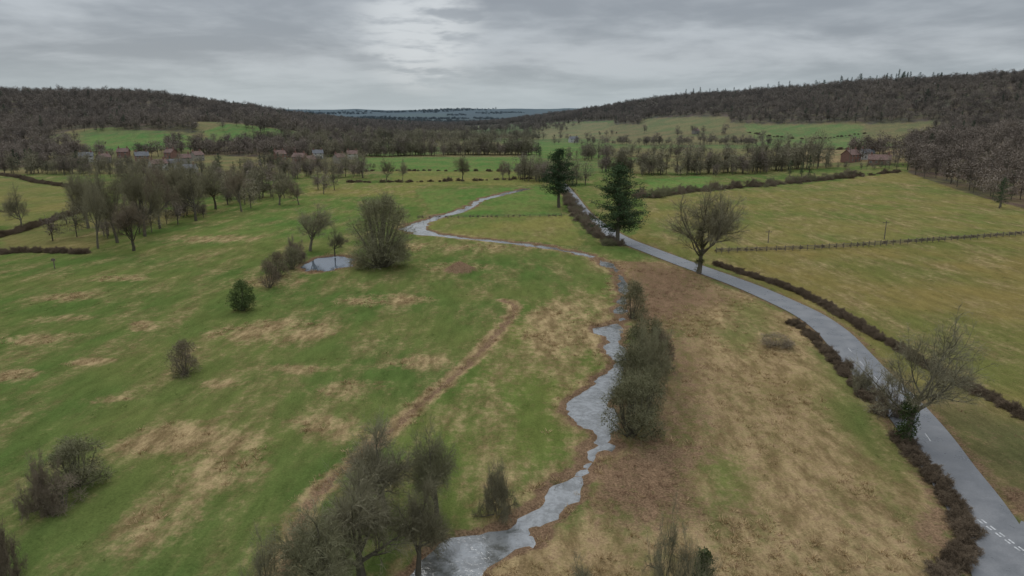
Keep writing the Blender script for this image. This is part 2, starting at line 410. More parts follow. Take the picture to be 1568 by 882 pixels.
# named straw patches of the meadow
for u,v,ru,rvv,k in [(430,508,90,18,.34),(265,672,68,22,.34),(350,705,80,36,.27),(600,458,80,8,.32),(135,560,34,6,.34),(25,575,40,8,.36),(228,497,26,8,.4),(530,600,65,14,.26),(510,655,65,16,.27),(50,522,60,8,.3),(235,790,55,36,.25),(470,560,60,8,.26),(640,560,60,10,.22),(420,430,60,8,.24),(190,428,40,6,.3),(110,455,40,6,.26),(340,365,60,6,.3),(700,410,60,9,.24),(860,500,60,30,.26),(700,380,120,8,.2),(170,610,40,7,.2),(90,490,50,6,.2),(330,590,50,8,.18)]:
    cx,cy=P(u,v);x2,_=P(u+ru,v);_,y2=P(u,v-rvv)
    q=np.hypot((wx-cx)/abs(x2-cx),(wy-cy)/abs(y2-cy)); straw+=k*sst(1.5-q)
cx,cy=P(705,414); mq=np.hypot((x-cx)/4.0,(y-cy)/5.0); Z+=1.3*sst(1.15-mq)*(1+0.5*fbm(x/1.5,y/1.5,4,2)); brown=np.maximum(brown,0.85*sst(1.5-mq))
brown[idx]=np.maximum(brown[idx],0.66*sst(1.4-dtr/1.0)); straw[idx]=np.maximum(straw[idx],0.74*sst(1.5-dtr/1.7))
brown[idx]=np.maximum(brown[idx],0.78*sst((1.8-wat)/1.3)*(wat<1.8)); straw[idx]+=0.22*sst((4-wat)/4)
brown[idx]=np.maximum(brown[idx],0.6*sst((5.2-drd)/2.0))
SHO=[P(1390,264),P(1470,292),P(1568,320),(350,255),(900,260),(900,640),(480,800),(335,600)]
KN=[PP([(118,204),(300,204),(308,233),(118,235)]),PP([(305,198),(370,187),(462,203),(450,219),(305,220)])]
RFLD=[PP([(1135,188),(1330,188),(1330,228),(1195,228)]),PP([(980,182),(1118,178),(1118,200),(980,204)]),PP([(805,190),(940,184),(945,207),(805,216)])]
WL=[PP([(-160,264),(122,260),(118,203),(-160,185)]),PP([(305,236),(440,242),(560,238),(600,205),(450,192),(462,222),(305,224)]),PP([(118,203),(300,203),(300,190),(118,180)])]
def wood(xx,yy):
    a,za=fR(xx,yy);b,zb=fL(xx,yy); n=(fbm(xx/70,yy/70,41,2)-0.5)*0.16
    w=((a+n>0.30)&(za>3)&(a>0.05))|((b+n>0.07)&(b>0.02))|inpoly(xx,yy,SHO)
    for k in WL: w|=inpoly(xx,yy,k)&(fbm(xx/40,yy/40,43,2)>0.38)
    for k in KN+RFLD: w&=~inpoly(xx,yy,k)
    return w&(yy<2400)
w=wood(x,y); col[w]=(0.10,0.078,0.058); straw[w]=0.1
fx=y>2300; fq=np.floor(x/260+0.6*vnoise(x/300,y/300,3))*7+np.floor(y/330+0.5*vnoise(x/300,y/300,8))*13
hh=(np.sin(fq*12.9898)*43758.5453)%1.0
pal=np.array([(0.04,0.045,0.04),(0.09,0.12,0.06),(0.045,0.05,0.04),(0.11,0.115,0.07),(0.04,0.045,0.04),(0.06,0.07,0.05)])
col[fx]=pal[(hh[fx]*6).astype(int)%6]; straw[fx]=0
nx,ny=len(ax),len(ay)
me=bpy.data.meshes.new('ground'); me.vertices.add(nx*ny); me.vertices.foreach_set('co',np.column_stack([x,y,Z]).astype(np.float32).ravel())
ii=(np.arange(ny-1)[:,None]*nx+np.arange(nx-1)[None,:]).ravel()
q=np.column_stack([ii,ii+1,ii+nx+1,ii+nx]).astype(np.int32)
me.loops.add(q.size);me.loops.foreach_set('vertex_index',q.ravel());me.polygons.add(len(q))
me.polygons.foreach_set('loop_start',np.arange(0,q.size,4,dtype=np.int32));me.polygons.foreach_set('use_smooth',np.ones(len(q),bool));me.update(calc_edges=True)
a=me.color_attributes.new('field','FLOAT_COLOR','POINT'); a.data.foreach_set('color',np.column_stack([col,np.ones(len(x))]).astype(np.float32).ravel())
a=me.color_attributes.new('cover','FLOAT_COLOR','POINT'); a.data.foreach_set('color',np.column_stack([np.clip(straw,0,1),np.clip(brown,0,1),x*0,x*0+1]).astype(np.float32).ravel())
m,nt,b=base('meadow_grass',1.0,0.0)
g=nd(nt,'ShaderNodeNewGeometry'); pos=g.outputs['Position']
fa=nd(nt,'ShaderNodeAttribute',attribute_name='field');ca=nd(nt,'ShaderNodeAttribute',attribute_name='cover')
sp=nd(nt,'ShaderNodeSeparateColor'); nt.links.new(ca.outputs['Color'],sp.inputs[0])
mp=nd(nt,'ShaderNodeMapping'); mp.inputs['Rotation'].default_value=(0,0,math.radians(-28)); mp.inputs['Scale'].default_value=(1,0.35,1); nt.links.new(pos,mp.inputs['Vector'])
n1=noise(nt,mp.outputs[0],0.16,5,0.62); n2=noise(nt,pos,0.9,4,0.68); n3=noise(nt,pos,4.5,3,0.75); n4=noise(nt,pos,0.035,3,0.5); n5=noise(nt,mp.outputs[0],0.5,5,0.72)
mixn=math_(nt,'ADD',math_(nt,'MULTIPLY',n1,0.55),math_(nt,'MULTIPLY',n2,0.45))
sv=math_(nt,'ADD',mixn,math_(nt,'MULTIPLY',math_(nt,'SUBTRACT',sp.outputs[0],0.5),0.55))
sf=math_(nt,'MULTIPLY',mapr(nt,sv,0.40,0.65,0,1),0.9)
strawc=mixc(nt,mapr(nt,n5,0.35,0.65,0,1),(0.205,0.14,0.07),(0.36,0.26,0.138))
gr=mixc(nt,mapr(nt,n4,0.35,0.65,0,1),mixc(nt,1.0,fa.outputs['Color'],(0.82,0.95,0.85),'MULTIPLY'),mixc(nt,1.0,fa.outputs['Color'],(1.22,1.08,1.1),'MULTIPLY'))
gr=mixc(nt,math_(nt,'MULTIPLY',mapr(nt,n1,0.4,0.62,0,1),0.42),gr,(0.165,0.145,0.058))
c=mixc(nt,sf,gr,strawc)
bv=math_(nt,'ADD',math_(nt,'ADD',math_(nt,'MULTIPLY',n2,0.5),math_(nt,'MULTIPLY',n5,0.5)),math_(nt,'MULTIPLY',math_(nt,'SUBTRACT',sp.outputs[1],0.5),0.7))
bf=mapr(nt,bv,0.40,0.66,0,0.88)
c=mixc(nt,bf,c,mixc(nt,mapr(nt,n3,0.3,0.7,0,1),(0.115,0.07,0.045),(0.22,0.138,0.086)))
fine=math_(nt,'ADD',math_(nt,'MULTIPLY',n3,0.5),math_(nt,'MULTIPLY',n5,0.5))
fm=mapr(nt,fine,0.32,0.68,0.58,1.45,False)
cb=nd(nt,'ShaderNodeCombineColor'); [nt.links.new(fm,cb.inputs[i]) for i in range(3)]
c=mixc(nt,1.0,c,cb.outputs[0],'MULTIPLY')
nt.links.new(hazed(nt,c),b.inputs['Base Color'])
bp=nd(nt,'ShaderNodeBump'); bp.inputs['Strength'].default_value=0.7;bp.inputs['Distance'].default_value=0.25
nt.links.new(n3,bp.inputs['Height']);nt.links.new(bp.outputs[0],b.inputs['Normal'])
me.materials.append(m); add('ground',me)
# ------------------------------------------------------------------ water
def ribbon(name,c,half,z,mat,extra=0):
    v=[];f=[]
    c=np.asarray(c); d=np.gradient(c[:,:2],axis=0); d/=np.linalg.norm(d,axis=1)[:,None]+1e-9
    for i in range(len(c)):
        h=half if half else c[i,2]/2+extra
        n=np.array([-d[i,1],d[i,0]])
        for s in (1,0.33,-0.33,-1):
            p=c[i,:2]+n*h*s
            zz=float(H([p[0]],[p[1]])[0])+z if half else z
            v.append((p[0],p[1],zz))
        if i: 
            k=4*(i-1)
            for j in range(3): f.append((k+j,k+j+1,k+j+5,k+j+4))
    me=bpy.data.meshes.new(name);me.from_pydata(v,[],f);me.materials.append(mat);return me
m,nt,b=base('stream_water',0.1,1.0)
g=nd(nt,'ShaderNodeNewGeometry');pos=g.outputs['Position']
n=noise(nt,pos,0.4,4,0.6,1.2); n2=noise(nt,pos,2.4,4,0.6,0.6)
wf=mapr(nt,math_(nt,'ADD',math_(nt,'MULTIPLY',n,.65),math_(nt,'MULTIPLY',n2,.35)),0.38,0.63,0,1)
nt.links.new(mixc(nt,wf,(0.085,0.085,0.075),(0.215,0.22,0.215)),b.inputs['Base Color'])
b.inputs['Roughness'].default_value=0.06
b.inputs['IOR'].default_value=1.75
bp=nd(nt,'ShaderNodeBump');bp.inputs['Strength'].default_value=0.4;bp.inputs['Distance'].default_value=0.07
nt.links.new(n2,bp.inputs['Height']);nt.links.new(bp.outputs[0],b.inputs['Normal']); M_wat=m
add('stream',ribbon('stream',RIV,None,-0.29,M_wat,1.3))
m,nt,b=base('pond_water',0.05,1.0); b.inputs['Base Color'].default_value=(0.09,0.11,0.13,1);b.inputs['IOR'].default_value=1.6
g=nd(nt,'ShaderNodeNewGeometry');bp=nd(nt,'ShaderNodeBump');bp.inputs['Strength'].default_value=0.1;bp.inputs['Distance'].default_value=0.03
nt.links.new(noise(nt,g.outputs['Position'],2.5,3),bp.inputs['Height']);nt.links.new(bp.outputs[0],b.inputs['Normal'])
v=[(POND[0],POND[1],-0.31)]+[(POND[0]+7.6*math.cos(t),POND[1]+10.6*math.sin(t),-0.31) for t in np.linspace(0,6.283,41)[:-1]]
me=bpy.data.meshes.new('pond');me.from_pydata(v,[],[(0,i+1,(i+1)%40+1) for i in range(40)]);me.materials.append(m);add('pond',me)
# ------------------------------------------------------------------ road
m,nt,b=base('wet_asphalt',0.38,0.6)
g=nd(nt,'ShaderNodeNewGeometry');pos=g.outputs['Position']
n=noise(nt,pos,0.35,5,0.6);n2=noise(nt,pos,6,3,0.7)
c=mixc(nt,mapr(nt,n,0.35,0.65,0,1),(0.10,0.102,0.104),(0.175,0.176,0.178)); c=mixc(nt,mapr(nt,n2,0.3,0.75,0,0.35),c,(0.07,0.07,0.07))
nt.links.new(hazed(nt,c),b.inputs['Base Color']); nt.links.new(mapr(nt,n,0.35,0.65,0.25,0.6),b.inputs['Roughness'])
M_road=m
M_paint=plain('road_paint',(0.42,0.42,0.41),0.6,0.35,3)
rd=add('country_lane',ribbon('country_lane',ROAD,2.7,0.03,M_road))
add('side_road',ribbon('side_road',SIDE,6.0,0.024,M_road))
def sub(c,a,b_):
    s=np.concatenate([[0],np.cumsum(np.linalg.norm(np.diff(c[:,:2],axis=0),axis=1))])
    t=np.linspace(a,b_,4); return np.column_stack([np.interp(t,s,c[:,0]),np.interp(t,s,c[:,1])]),s[-1]
vs=[];fs=[]
def dashes(c,hw,st,en,on,per,off=0):
    a=st
    while a<en:
        seg,_=sub(c,a,a+on)
        d=seg[-1]-seg[0];d/=np.linalg.norm(d)+1e-9;n=np.array([-d[1],d[0]])
        k=len(vs)
        for p in seg:
            for s in (1,-1):
                q=p+n*(off+s*hw); vs.append((q[0],q[1],float(H([q[0]],[q[1]])[0])+0.036))
        for i in range(3): fs.append((k+2*i,k+2*i+1,k+2*i+3,k+2*i+2))
        a+=per
dashes(ROAD,0.045,30,62,2.0,6.0)
# give-way double dashes at the mouth of the side road
GW=smooth(PP([(1500,796),(1530,818),(1568,846),(1610,878)]),1.0)
gl=sub(GW,0,1)[1]; dashes(GW,0.08,0,gl-1,0.6,1.0,0.16);dashes(GW,0.08,0,gl-1,0.6,1.0,-0.2)
me=bpy.data.meshes.new('road_markings');me.from_pydata(vs,[],fs);me.materials.append(M_paint);add('road_markings',me)
# ------------------------------------------------------------------ tree meshes
TW=[M_bark,M_twig];TB=[M_bark,M_twigb];TO=[M_bark,M_twigo,M_leafo];TBL=[M_bark,M_twigb,M_leafo]
T=[tree(1,TW),tree(2,TW,ang=(30,70)),tree(3,TB),tree(4,TW,trunk=0.3),tree(5,TB,ang=(25,50)),tree(6,TW,trunk=0.2,wig=0.28)]
big=tree(11,TW,nl=(9,7,6),tw=10,tl=1.0,tww=0.026,ang=(30,65),wig=0.2,trunk=0.26,up=(0.02,0.16,0.1,0.04))
oak=tree(12,TW,nl=(8,7,6),tw=8,tl=0.8,tww=0.024,ang=(30,65),wig=0.25,trunk=0.27,up=(0.02,0.14,0.08,0.04))
S=[shrub(21,[M_bark,M_twigo]),shrub(22,TW),shrub(23,TB,stems=16),shrub(25,TB,spread=1.4)]
B=[bush(30,TO,6,6),bush(31,TO,6,6.6,30,110,110),bush(32,TBL,5,6,26,120,40),bush(33,TO,5,5,20,120,60),bush(34,TBL,4,5,18,110,20,rc=0.2)]
willow=bush(36,[M_bark,M_twigo,M_leafo],10,10,80,130,36,0.8,0.034,0.16,0.13)
holly=bush(37,[M_bark,M_ivy,M_ivy],4,3.6,22,50,170,0.3,0.03,0.14)
sparse=shrub(34,TW,Ht=5,stems=12,nc=(5,4),tw=8,tww=0.02,tl=0.6)
Fw=[tree(41+i,TW if i else [M_bark,M_twigo],Ht=10,trunk=0.15,nl=(7,6,5),tw=9,tl=0.9,tww=0.022,ang=(35,70),up=(0,0.02,0.02,0)) for i in range(3)]
C1=conifer(51,[M_bark,M_ever],16,4.8,170,2.6,0.16,26);C2=conifer(52,[M_bark,M_ever],15,4.2,120,2.2,0.24,26)
# key trees
def ivy(t,n,zmax,r0,cnt,mat):
    R=random.Random(5);mb=MB()
    for i in range(n):
        zz=R.uniform(0,zmax); a=R.uniform(0,6.28); rr=r0*(1-0.5*zz/zmax)*R.uniform(.2,1); leafball(mb,R,Vector((math.cos(a)*rr,math.sin(a)*rr,zz+0.3)),0.7,cnt,0.2,0,1)
    o=add('ivy_growth',mb.mesh('ivy',[mat]),(0,0,0),t); o.scale=(1/t.scale[0],1/t.scale[1],1/t.scale[2])
t=place('roadside_oak_tree',oak,1386,676,487,180,2.0); ivy(t,24,4.8,1.1,120,M_ivy)
t=place('roadside_ash_tree',big,1070,418,287,108,1.0); ivy(t,34,10.5,1.0,80,M_leafo)
place('cedar_tree',C1,946,372,254,74,0.3);place('pine_tree',C2,855,318,229,54,1.3)
place('willow_thicket',willow,584,408,301,94)
for n,me_,u,vb,vt,w in [
 ('bare_tree',T[0],475,384,314,68),('bare_tree',T[1],513,392,347,36),
 ('hawthorn_bush',B[3],448,412,378,34),('hawthorn_bush',B[2],426,425,386,42),('hawthorn_bush',B[4],412,440,398,34),('hawthorn_bush',S[2],452,402,366,34),
 ('holly_bush',holly,372,475,430,38),('bramble_bush',B[2],284,573,522,50),('bramble_bush',B[0],122,742,672,82),('bare_shrub',S[2],66,786,706,62),('bramble_bush',B[4],98,780,732,66),
 ('willow_tree',Fw[0],668,790,662,80),('willow_tree',Fw[1],590,800,664,130),('willow_tree',Fw[2],555,890,725,160),('willow_tree',Fw[1],640,875,750,100),('willow_tree',Fw[0],485,940,780,140),('bare_shrub',sparse,415,930,800,90),
 ('willow_shrub',S[1],763,793,712,60),
 ('sallow_bush',B[3],968,488,430,44),('sallow_bush',B[1],988,560,486,66),('sallow_bush',B[2],1006,565,505,46),('sallow_bush',B[0],968,668,572,88),('sallow_bush',B[3],965,612,525,64),('sallow_bush',B[1],992,640,560,56),('bare_shrub',S[0],990,600,500,80),
 ('bare_shrub',sparse,1015,915,778,64),('bare_shrub',sparse,1060,925,810,70),('bare_shrub',sparse,900,935,865,100),
 ('bare_tree',T[3],150,380,268,52),('bare_tree',T[4],205,384,306,66),('bare_tree',T[0],180,372,258,66),('bare_tree',T[2],245,350,258,70),('bare_tree',T[1],300,338,255,70),('bare_tree',T[5],135,350,264,56),
 ('bare_tree',T[4],370,324,256,38),('bare_tree',T[1],330,320,258,60),('bare_tree',T[0],428,314,268,42),('bare_tree',T[2],458,314,278,36),('bare_tree',T[1],34,352,287,48),
 ('bare_tree',T[5],222,362,264,60),('bare_tree',T[1],165,360,262,56),('bare_tree',T[5],275,330,252,64),
 ('bare_tree',T[3],592,278,243,26),('bare_tree',T[1],617,278,244,20),('bare_tree',T[0],708,278,236,28),('bare_tree',T[2],770,276,246,20),
 ('bare_shrub',S[2],10,880,800,50),('hawthorn_bush',S[3],1360,640,595,56),('hawthorn_bush',S[1],1318,600,564,40),
 ('bare_tree',T[0],210,330,254,64),('bare_tree',T[3],255,318,250,60)]:
    place(n,me_,u,vb,vt,w)
sm=conifer(53,[M_bark,M_ivy],4,1.0,40,1.2,0.05); place('young_spruce_tree',sm,1074,915,842,30)
place('bramble_mound',B[4],1190,529,512,54,0.2)
# ------------------------------------------------------------------ hedges, woods
lib('hedgeclump',[shrub(60+i,[M_bark,M_hedge],Ht=1.9,stems=13,nc=(4,3),tw=9,tl=0.35,tww=0.028,sub=2,spread=1.2) for i in range(4)])
lib('bareshrub',[S[0],S[2],S[3],B[4],shrub(71,TB,Ht=5)])
lib('fieldtree',T)
lib('woodtree',[fartree(80+i,h_,r_) for i,(h_,r_) in enumerate([(14,5),(16,5.5),(13,5),(15,6),(12,4.5),(17,5)])])
lib('belttree',[fartree(90+i,h_,r_,700,0.18,M_farg,0.24) for i,(h_,r_) in enumerate([(14,4.2),(16,4.5),(13,5),(15,5),(12,3.5)])]+[fartree(97+i,h_,r_,700,0.18,M_far,0.26) for i,(h_,r_) in enumerate([(14,4.5),(11,4)])])
lib('farconifer',[conifer(100+i,[M_bark,M_ever],17,r_,46,nn,0.15,20) for i,(r_,nn) in enumerate([(3.2,1.1),(4.5,2.2),(2.8,1.2)])])
for l,sp_,jt,rw,s0,s1,dr_ in [
 ([(1600,655),(1560,635),(1500,603),(1440,572),(1385,540),(1330,508),(1290,483),(1240,456),(1190,436),(1140,420),(1095,405)],0.8,0.28,2,0.5,0.85,0.0),
 ([(1440,885),(1478,845),(1476,800),(1455,765),(1425,725),(1398,695),(1375,668)],0.75,0.35,2,0.4,0.8,0.15),
 ([(1330,612),(1300,578),(1270,543),(1240,512),(1215,496)],0.8,0.4,2,0.35,0.75,0.2),
 ([(1095,384),(1200,381),(1300,376),(1400,369),(1568,357),(1700,345)],1.2,0.3,1,0.2,0.45,0.35),
 ([(0,388),(60,386),(130,388)],1.0,0.5,1,0.7,1.5,0.2),
 ([(-200,250),(0,268),(60,280),(140,290)],1.5,0.6,2,0.7,1.4,0.2),
 ([(-100,378),(0,362),(60,345),(120,325),(150,318)],1.4,0.5,2,0.7,1.4,0.2),
 ([(985,303),(1130,287),(1240,278),(1375,263)],1.8,1.2,1,0.5,1.5,0.2),
 ([(530,279),(620,279),(720,277),(812,274)],2.2,1.4,1,0.4,1.5,0.25),
 ([(640,333),(720,332),(860,330)],1.6,0.3,1,0.15,0.35,0.2),
 ([(545,262),(700,262),(830,263)],2.4,1.4,1,0.4,1.4,0.25),
 ([(1145,203),(1230,213),(1320,205)],3,2,1,0.5,1.5,0.3),
 ([(1225,228),(1400,226)],3,2,1,0.6,1.8,0.3)]:
    p=along(PP(l),sp_,jt,rw); k=fbm(p[:,0]/5,p[:,1]/5,91,2)>=dr_
    scatter('hedge','hedgeclump',p[k],s0,s1,seed=int(abs(l[0][0]))+3,zs=(0.7,1.15))
scatter('scrub_hedgerow','bareshrub',along(PP([(868,296),(878,318),(895,340),(915,360),(940,376)]),2.4,1.0,2),0.3,0.65)
scatter('scrub_hedgerow','bareshrub',along(PP([(985,303),(1060,293),(1130,287),(1240,278),(1310,268)]),5,2.5,2),0.4,1.1,seed=4)
rs=np.random.RandomState(3)
def fill(poly,sp_,pred=None,seed=0):
    rs=np.random.RandomState(seed); p=np.array(poly); x0,y0=p.min(0);x1,y1=p.max(0)
    gx,gy=np.meshgrid(np.arange(x0,x1,sp_),np.arange(y0,y1,sp_)); gx=gx.ravel()+rs.uniform(-.5,.5,gx.size)*sp_;gy=gy.ravel()+rs.uniform(-.5,.5,gy.size)*sp_
    m=inpoly(gx,gy,poly)
    if pred is not None: m&=pred(gx,gy)
    return np.column_stack([gx[m],gy[m]])
BX=[(-1900,300),(1500,200),(1500,2400),(-1900,2400)]
fov=lambda a,b:(np.abs(a)<b*0.9+30)&wood(a,b)
allw=fill(BX,9.0,fov,1)
isR=allw[:,0]>0
scatter('hillside_woodland','woodtree',allw[isR],0.6,1.1,zs=(0.75,1.0),seed=5);scatter('hillside_woodland','woodtree',allw[~isR],0.55,1.1,zs=(0.75,1.0),seed=6)
# ridge conifers
def rc(us,off,n,seed):
    rs=np.random.RandomState(seed); out=[]
    for _ in range(n):
        t=rs.uniform(*us)*(len(RR)-1); i=int(t); a,b_=np.array(RR[i][:2]),np.array(RR[i+1][:2]); p=a+(b_-a)*(t-i); out.append(p+rs.normal(0,off,2))
    return np.array(out)
scatter('ridge_conifers','farconifer',rc((0.28,0.50),14,60,4),0.8,1.4,seed=7)
cw=allw[rs.rand(len(allw))<0.05]; scatter('woodland_conifers','farconifer',cw,0.6,0.95,seed=8)
# valley tree belts
def belts(name,key,l,sp_,jit,rows,s0,s1,seed=1,cl=0.40):
    p=along(PP(l),sp_,jit,rows); k=fbm(p[:,0]/22,p[:,1]/22,seed*3+1,2)>cl
    scatter(name,key,p[k],s0,s1,seed=seed)
belts('tree_belt','belttree',[(470,240),(560,239),(640,238),(720,237),(810,237)],4.5,7,7,0.5,1.4,2,0.3)
belts('tree_belt','belttree',[(430,225),(560,220),(700,215),(820,214)],7,16,7,0.6,1.3,3,0.27)
belts('tree_belt','woodtree',[(450,205),(600,203),(760,200),(840,200)],11,35,7,0.7,1.2,4,0.3)
belts('tree_belt','belttree',[(795,272),(820,276),(845,280),(870,284)],3.5,4,3,0.5,1.1,5,0.3)
belts('tree_belt','belttree',[(935,262),(1000,268),(1100,266),(1180,262),(1235,258)],4.5,6,5,0.45,1.35,6,0.32)
belts('tree_belt','belttree',[(880,245),(960,240),(1050,240),(1150,238),(1230,240)],7,10,4,0.4,1.15,7,0.36)
belts('tree_belt','woodtree',[(880,222),(1000,222),(1130,222),(1200,225)],9,14,4,0.4,1.0,8)
belts('tree_belt','woodtree',[(1330,236),(1380,245),(1400,255)],6,8,3,0.6,1.1,9,0.3)
belts('tree_belt','belttree',[(160,362),(235,345),(300,325),(370,310),(430,298),(480,292)],5,6,3,0.3,0.95,10,0.36)
belts('tree_belt','fieldtree',[(150,335),(230,318),(320,300),(400,288)],6,7,3,0.4,0.95,11,0.36)
belts('tree_belt','belttree',[(250,290),(330,283),(400,275),(470,272),(545,270)],5,8,4,0.35,1.0,12,0.36)
belts('tree_belt','belttree',[(-50,266),(60,266),(120,268)],6,7,3,0.4,1.1,13)
belts('tree_belt','belttree',[(100,264),(160,266),(240,270),(320,268),(420,262),(545,260)],4.5,6,5,0.25,0.85,14,0.33)
belts('tree_belt','woodtree',[(-50,248),(100,243),(240,236),(420,232),(500,236)],6,10,5,0.45,1.1,15,0.34)
belts('tree_belt','woodtree',[(130,200),(300,200),(300,222),(460,222)],8,9,3,0.4,0.9,16)
belts('tree_belt','woodtree',[(820,190),(930,183),(1000,180)],11,14,3,0.6,1.0,17)
belts('tree_belt','woodtree',[(935,207),(1010,206),(1130,207)],10,9,2,0.4,0.9,18)
belts('tree_belt','belttree',[(1270,258),(1330,259),(1375,258)],4,4,2,0.25,0.65,19,0.38)
belts('tree_belt','belttree',[(110,254),(200,258),(310,260)],5,9,4,0.25,0.75,21,0.36)
belts('tree_belt','belttree',[(410,256),(480,258),(550,258)],5,6,3,0.25,0.7,23,0.36)
for i,(l,n) in enumerate([([(30,255),(70,258),(110,258)],0),([(285,262),(400,262),(415,250)],1),([(1195,268),(1240,276)],2),([(600,235),(800,233)],3),([(1520,318),(1580,322)],4),([(820,240),(870,240)],5)]):
    scatter('evergreen_clump','farconifer',along(PP(l),9,5,1),0.35,0.8,seed=20+i)
FARB=[(-2500,2450),(2500,2450),(4200,4300),(-4200,4300)]
fw=fill(FARB,24,lambda a,b:(fbm(a/330,b/160,51,3)>0.56)&(np.abs(a)<b*0.3),3)
M_dist=plant_mat('distant_woodland',(0.05,0.052,0.046),(0.09,0.09,0.075),0.004)
lib('disttree',[fartree(110+i,9,8,300,0.9,M_dist,0.12) for i in range(3)])
scatter('distant_woods','disttree',fw,0.7,1.1,seed=9)
# grass tussocks
def tuft(seed,mat,n=24,h=0.3,r=0.45,w=0.07):
    R=random.Random(seed);mb=MB()
    for i in range(n):
        a=R.uniform(0,6.28);q=R.random()*r;p=Vector((math.cos(a)*q,math.sin(a)*q,-.03)); d=Vector((math.cos(a)*.9,math.sin(a)*.9,1))+rv(R)*.6
        s=rv(R);s.z=0;s=s.normalized()*w*.5; mb.tri(p-s,p+s,p+d*h*R.uniform(.5,1),0)
    return mb.mesh('tuft',[mat])
lib('strawtuft',[tuft(i,M_straw) for i in range(3)]);lib('docktuft',[tuft(5+i,M_dock,20,0.5,0.4,0.04) for i in range(2)])
lib('greentuft',[tuft(9+i,M_gtuft,22,0.2) for i in range(3)])
def pick(n,seed,mode):
    rs=np.random.RandomState(seed); px=rs.uniform(-110,130,n*6);py=rs.uniform(42,190,n*6)
    ix=np.clip(np.searchsorted(ax,px),0,nx-1);iy=np.clip(np.searchsorted(ay,py),0,ny-1);k=iy*nx+ix
    s=straw[k];b_=brown[k];z=Z[k]
    pr={'s':np.clip((s-0.45)*1.8,0,1),'b':np.clip((b_-.34)*1.5,0,1),'g':np.clip(0.6-s,0,1)*0.7}[mode]
    pr=pr*np.clip((fbm(px/5,py/5,61,2)-0.3)*3,0,1)
    dd=np.minimum(pdist(px,py,ROAD[::3]),pdist(px,py,SIDE[::2])-3); m=(rs.rand(len(px))<pr)&(dd>3.4)&(z>-0.15)
    return np.column_stack([px[m],py[m]])[:n]
scatter('dead_grass_tussocks','strawtuft',pick(14000,1,'s'),0.5,1.4)
scatter('dock_stems','docktuft',pick(8000,2,'b'),0.4,1.1)
scatter('grass_tussocks','greentuft',pick(5000,3,'g'),0.4,0.9)
# ------------------------------------------------------------------ buildings
M_brick=plain('red_brick',(0.22,0.12,0.09),0.85,0.3,3);M_rend=plain('white_render',(0.50,0.49,0.46),0.8,0.08)
M_flint=plain('flint_wall',(0.27,0.245,0.21),0.85,0.25,3);M_tile=plain('clay_tiles',(0.165,0.10,0.08),0.8,0.35,1.5);M_slate=plain('slate_tiles',(0.13,0.13,0.135),0.7,0.25,1.5)
M_glass=plain('window_glass',(0.04,0.05,0.06),0.1,0.1,1,0.8);M_frame=plain('white_frames',(0.6,0.6,0.58),0.6,0.05);M_door=plain('door_paint',(0.06,0.09,0.07),0.5,0.1)
def box(mb,x0,x1,y0,y1,z0,z1,mi=0):
    n=len(mb.v)
    for z in (z0,z1):
        for a,b_ in ((x0,y0),(x1,y0),(x1,y1),(x0,y1)): mb.v.append(Vector((a,b_,z)))
    for f in ((0,3,2,1),(4,5,6,7),(0,1,5,4),(1,2,6,5),(2,3,7,6),(3,0,4,7)): mb.f.append(tuple(n+i for i in f));mb.m.append(mi)
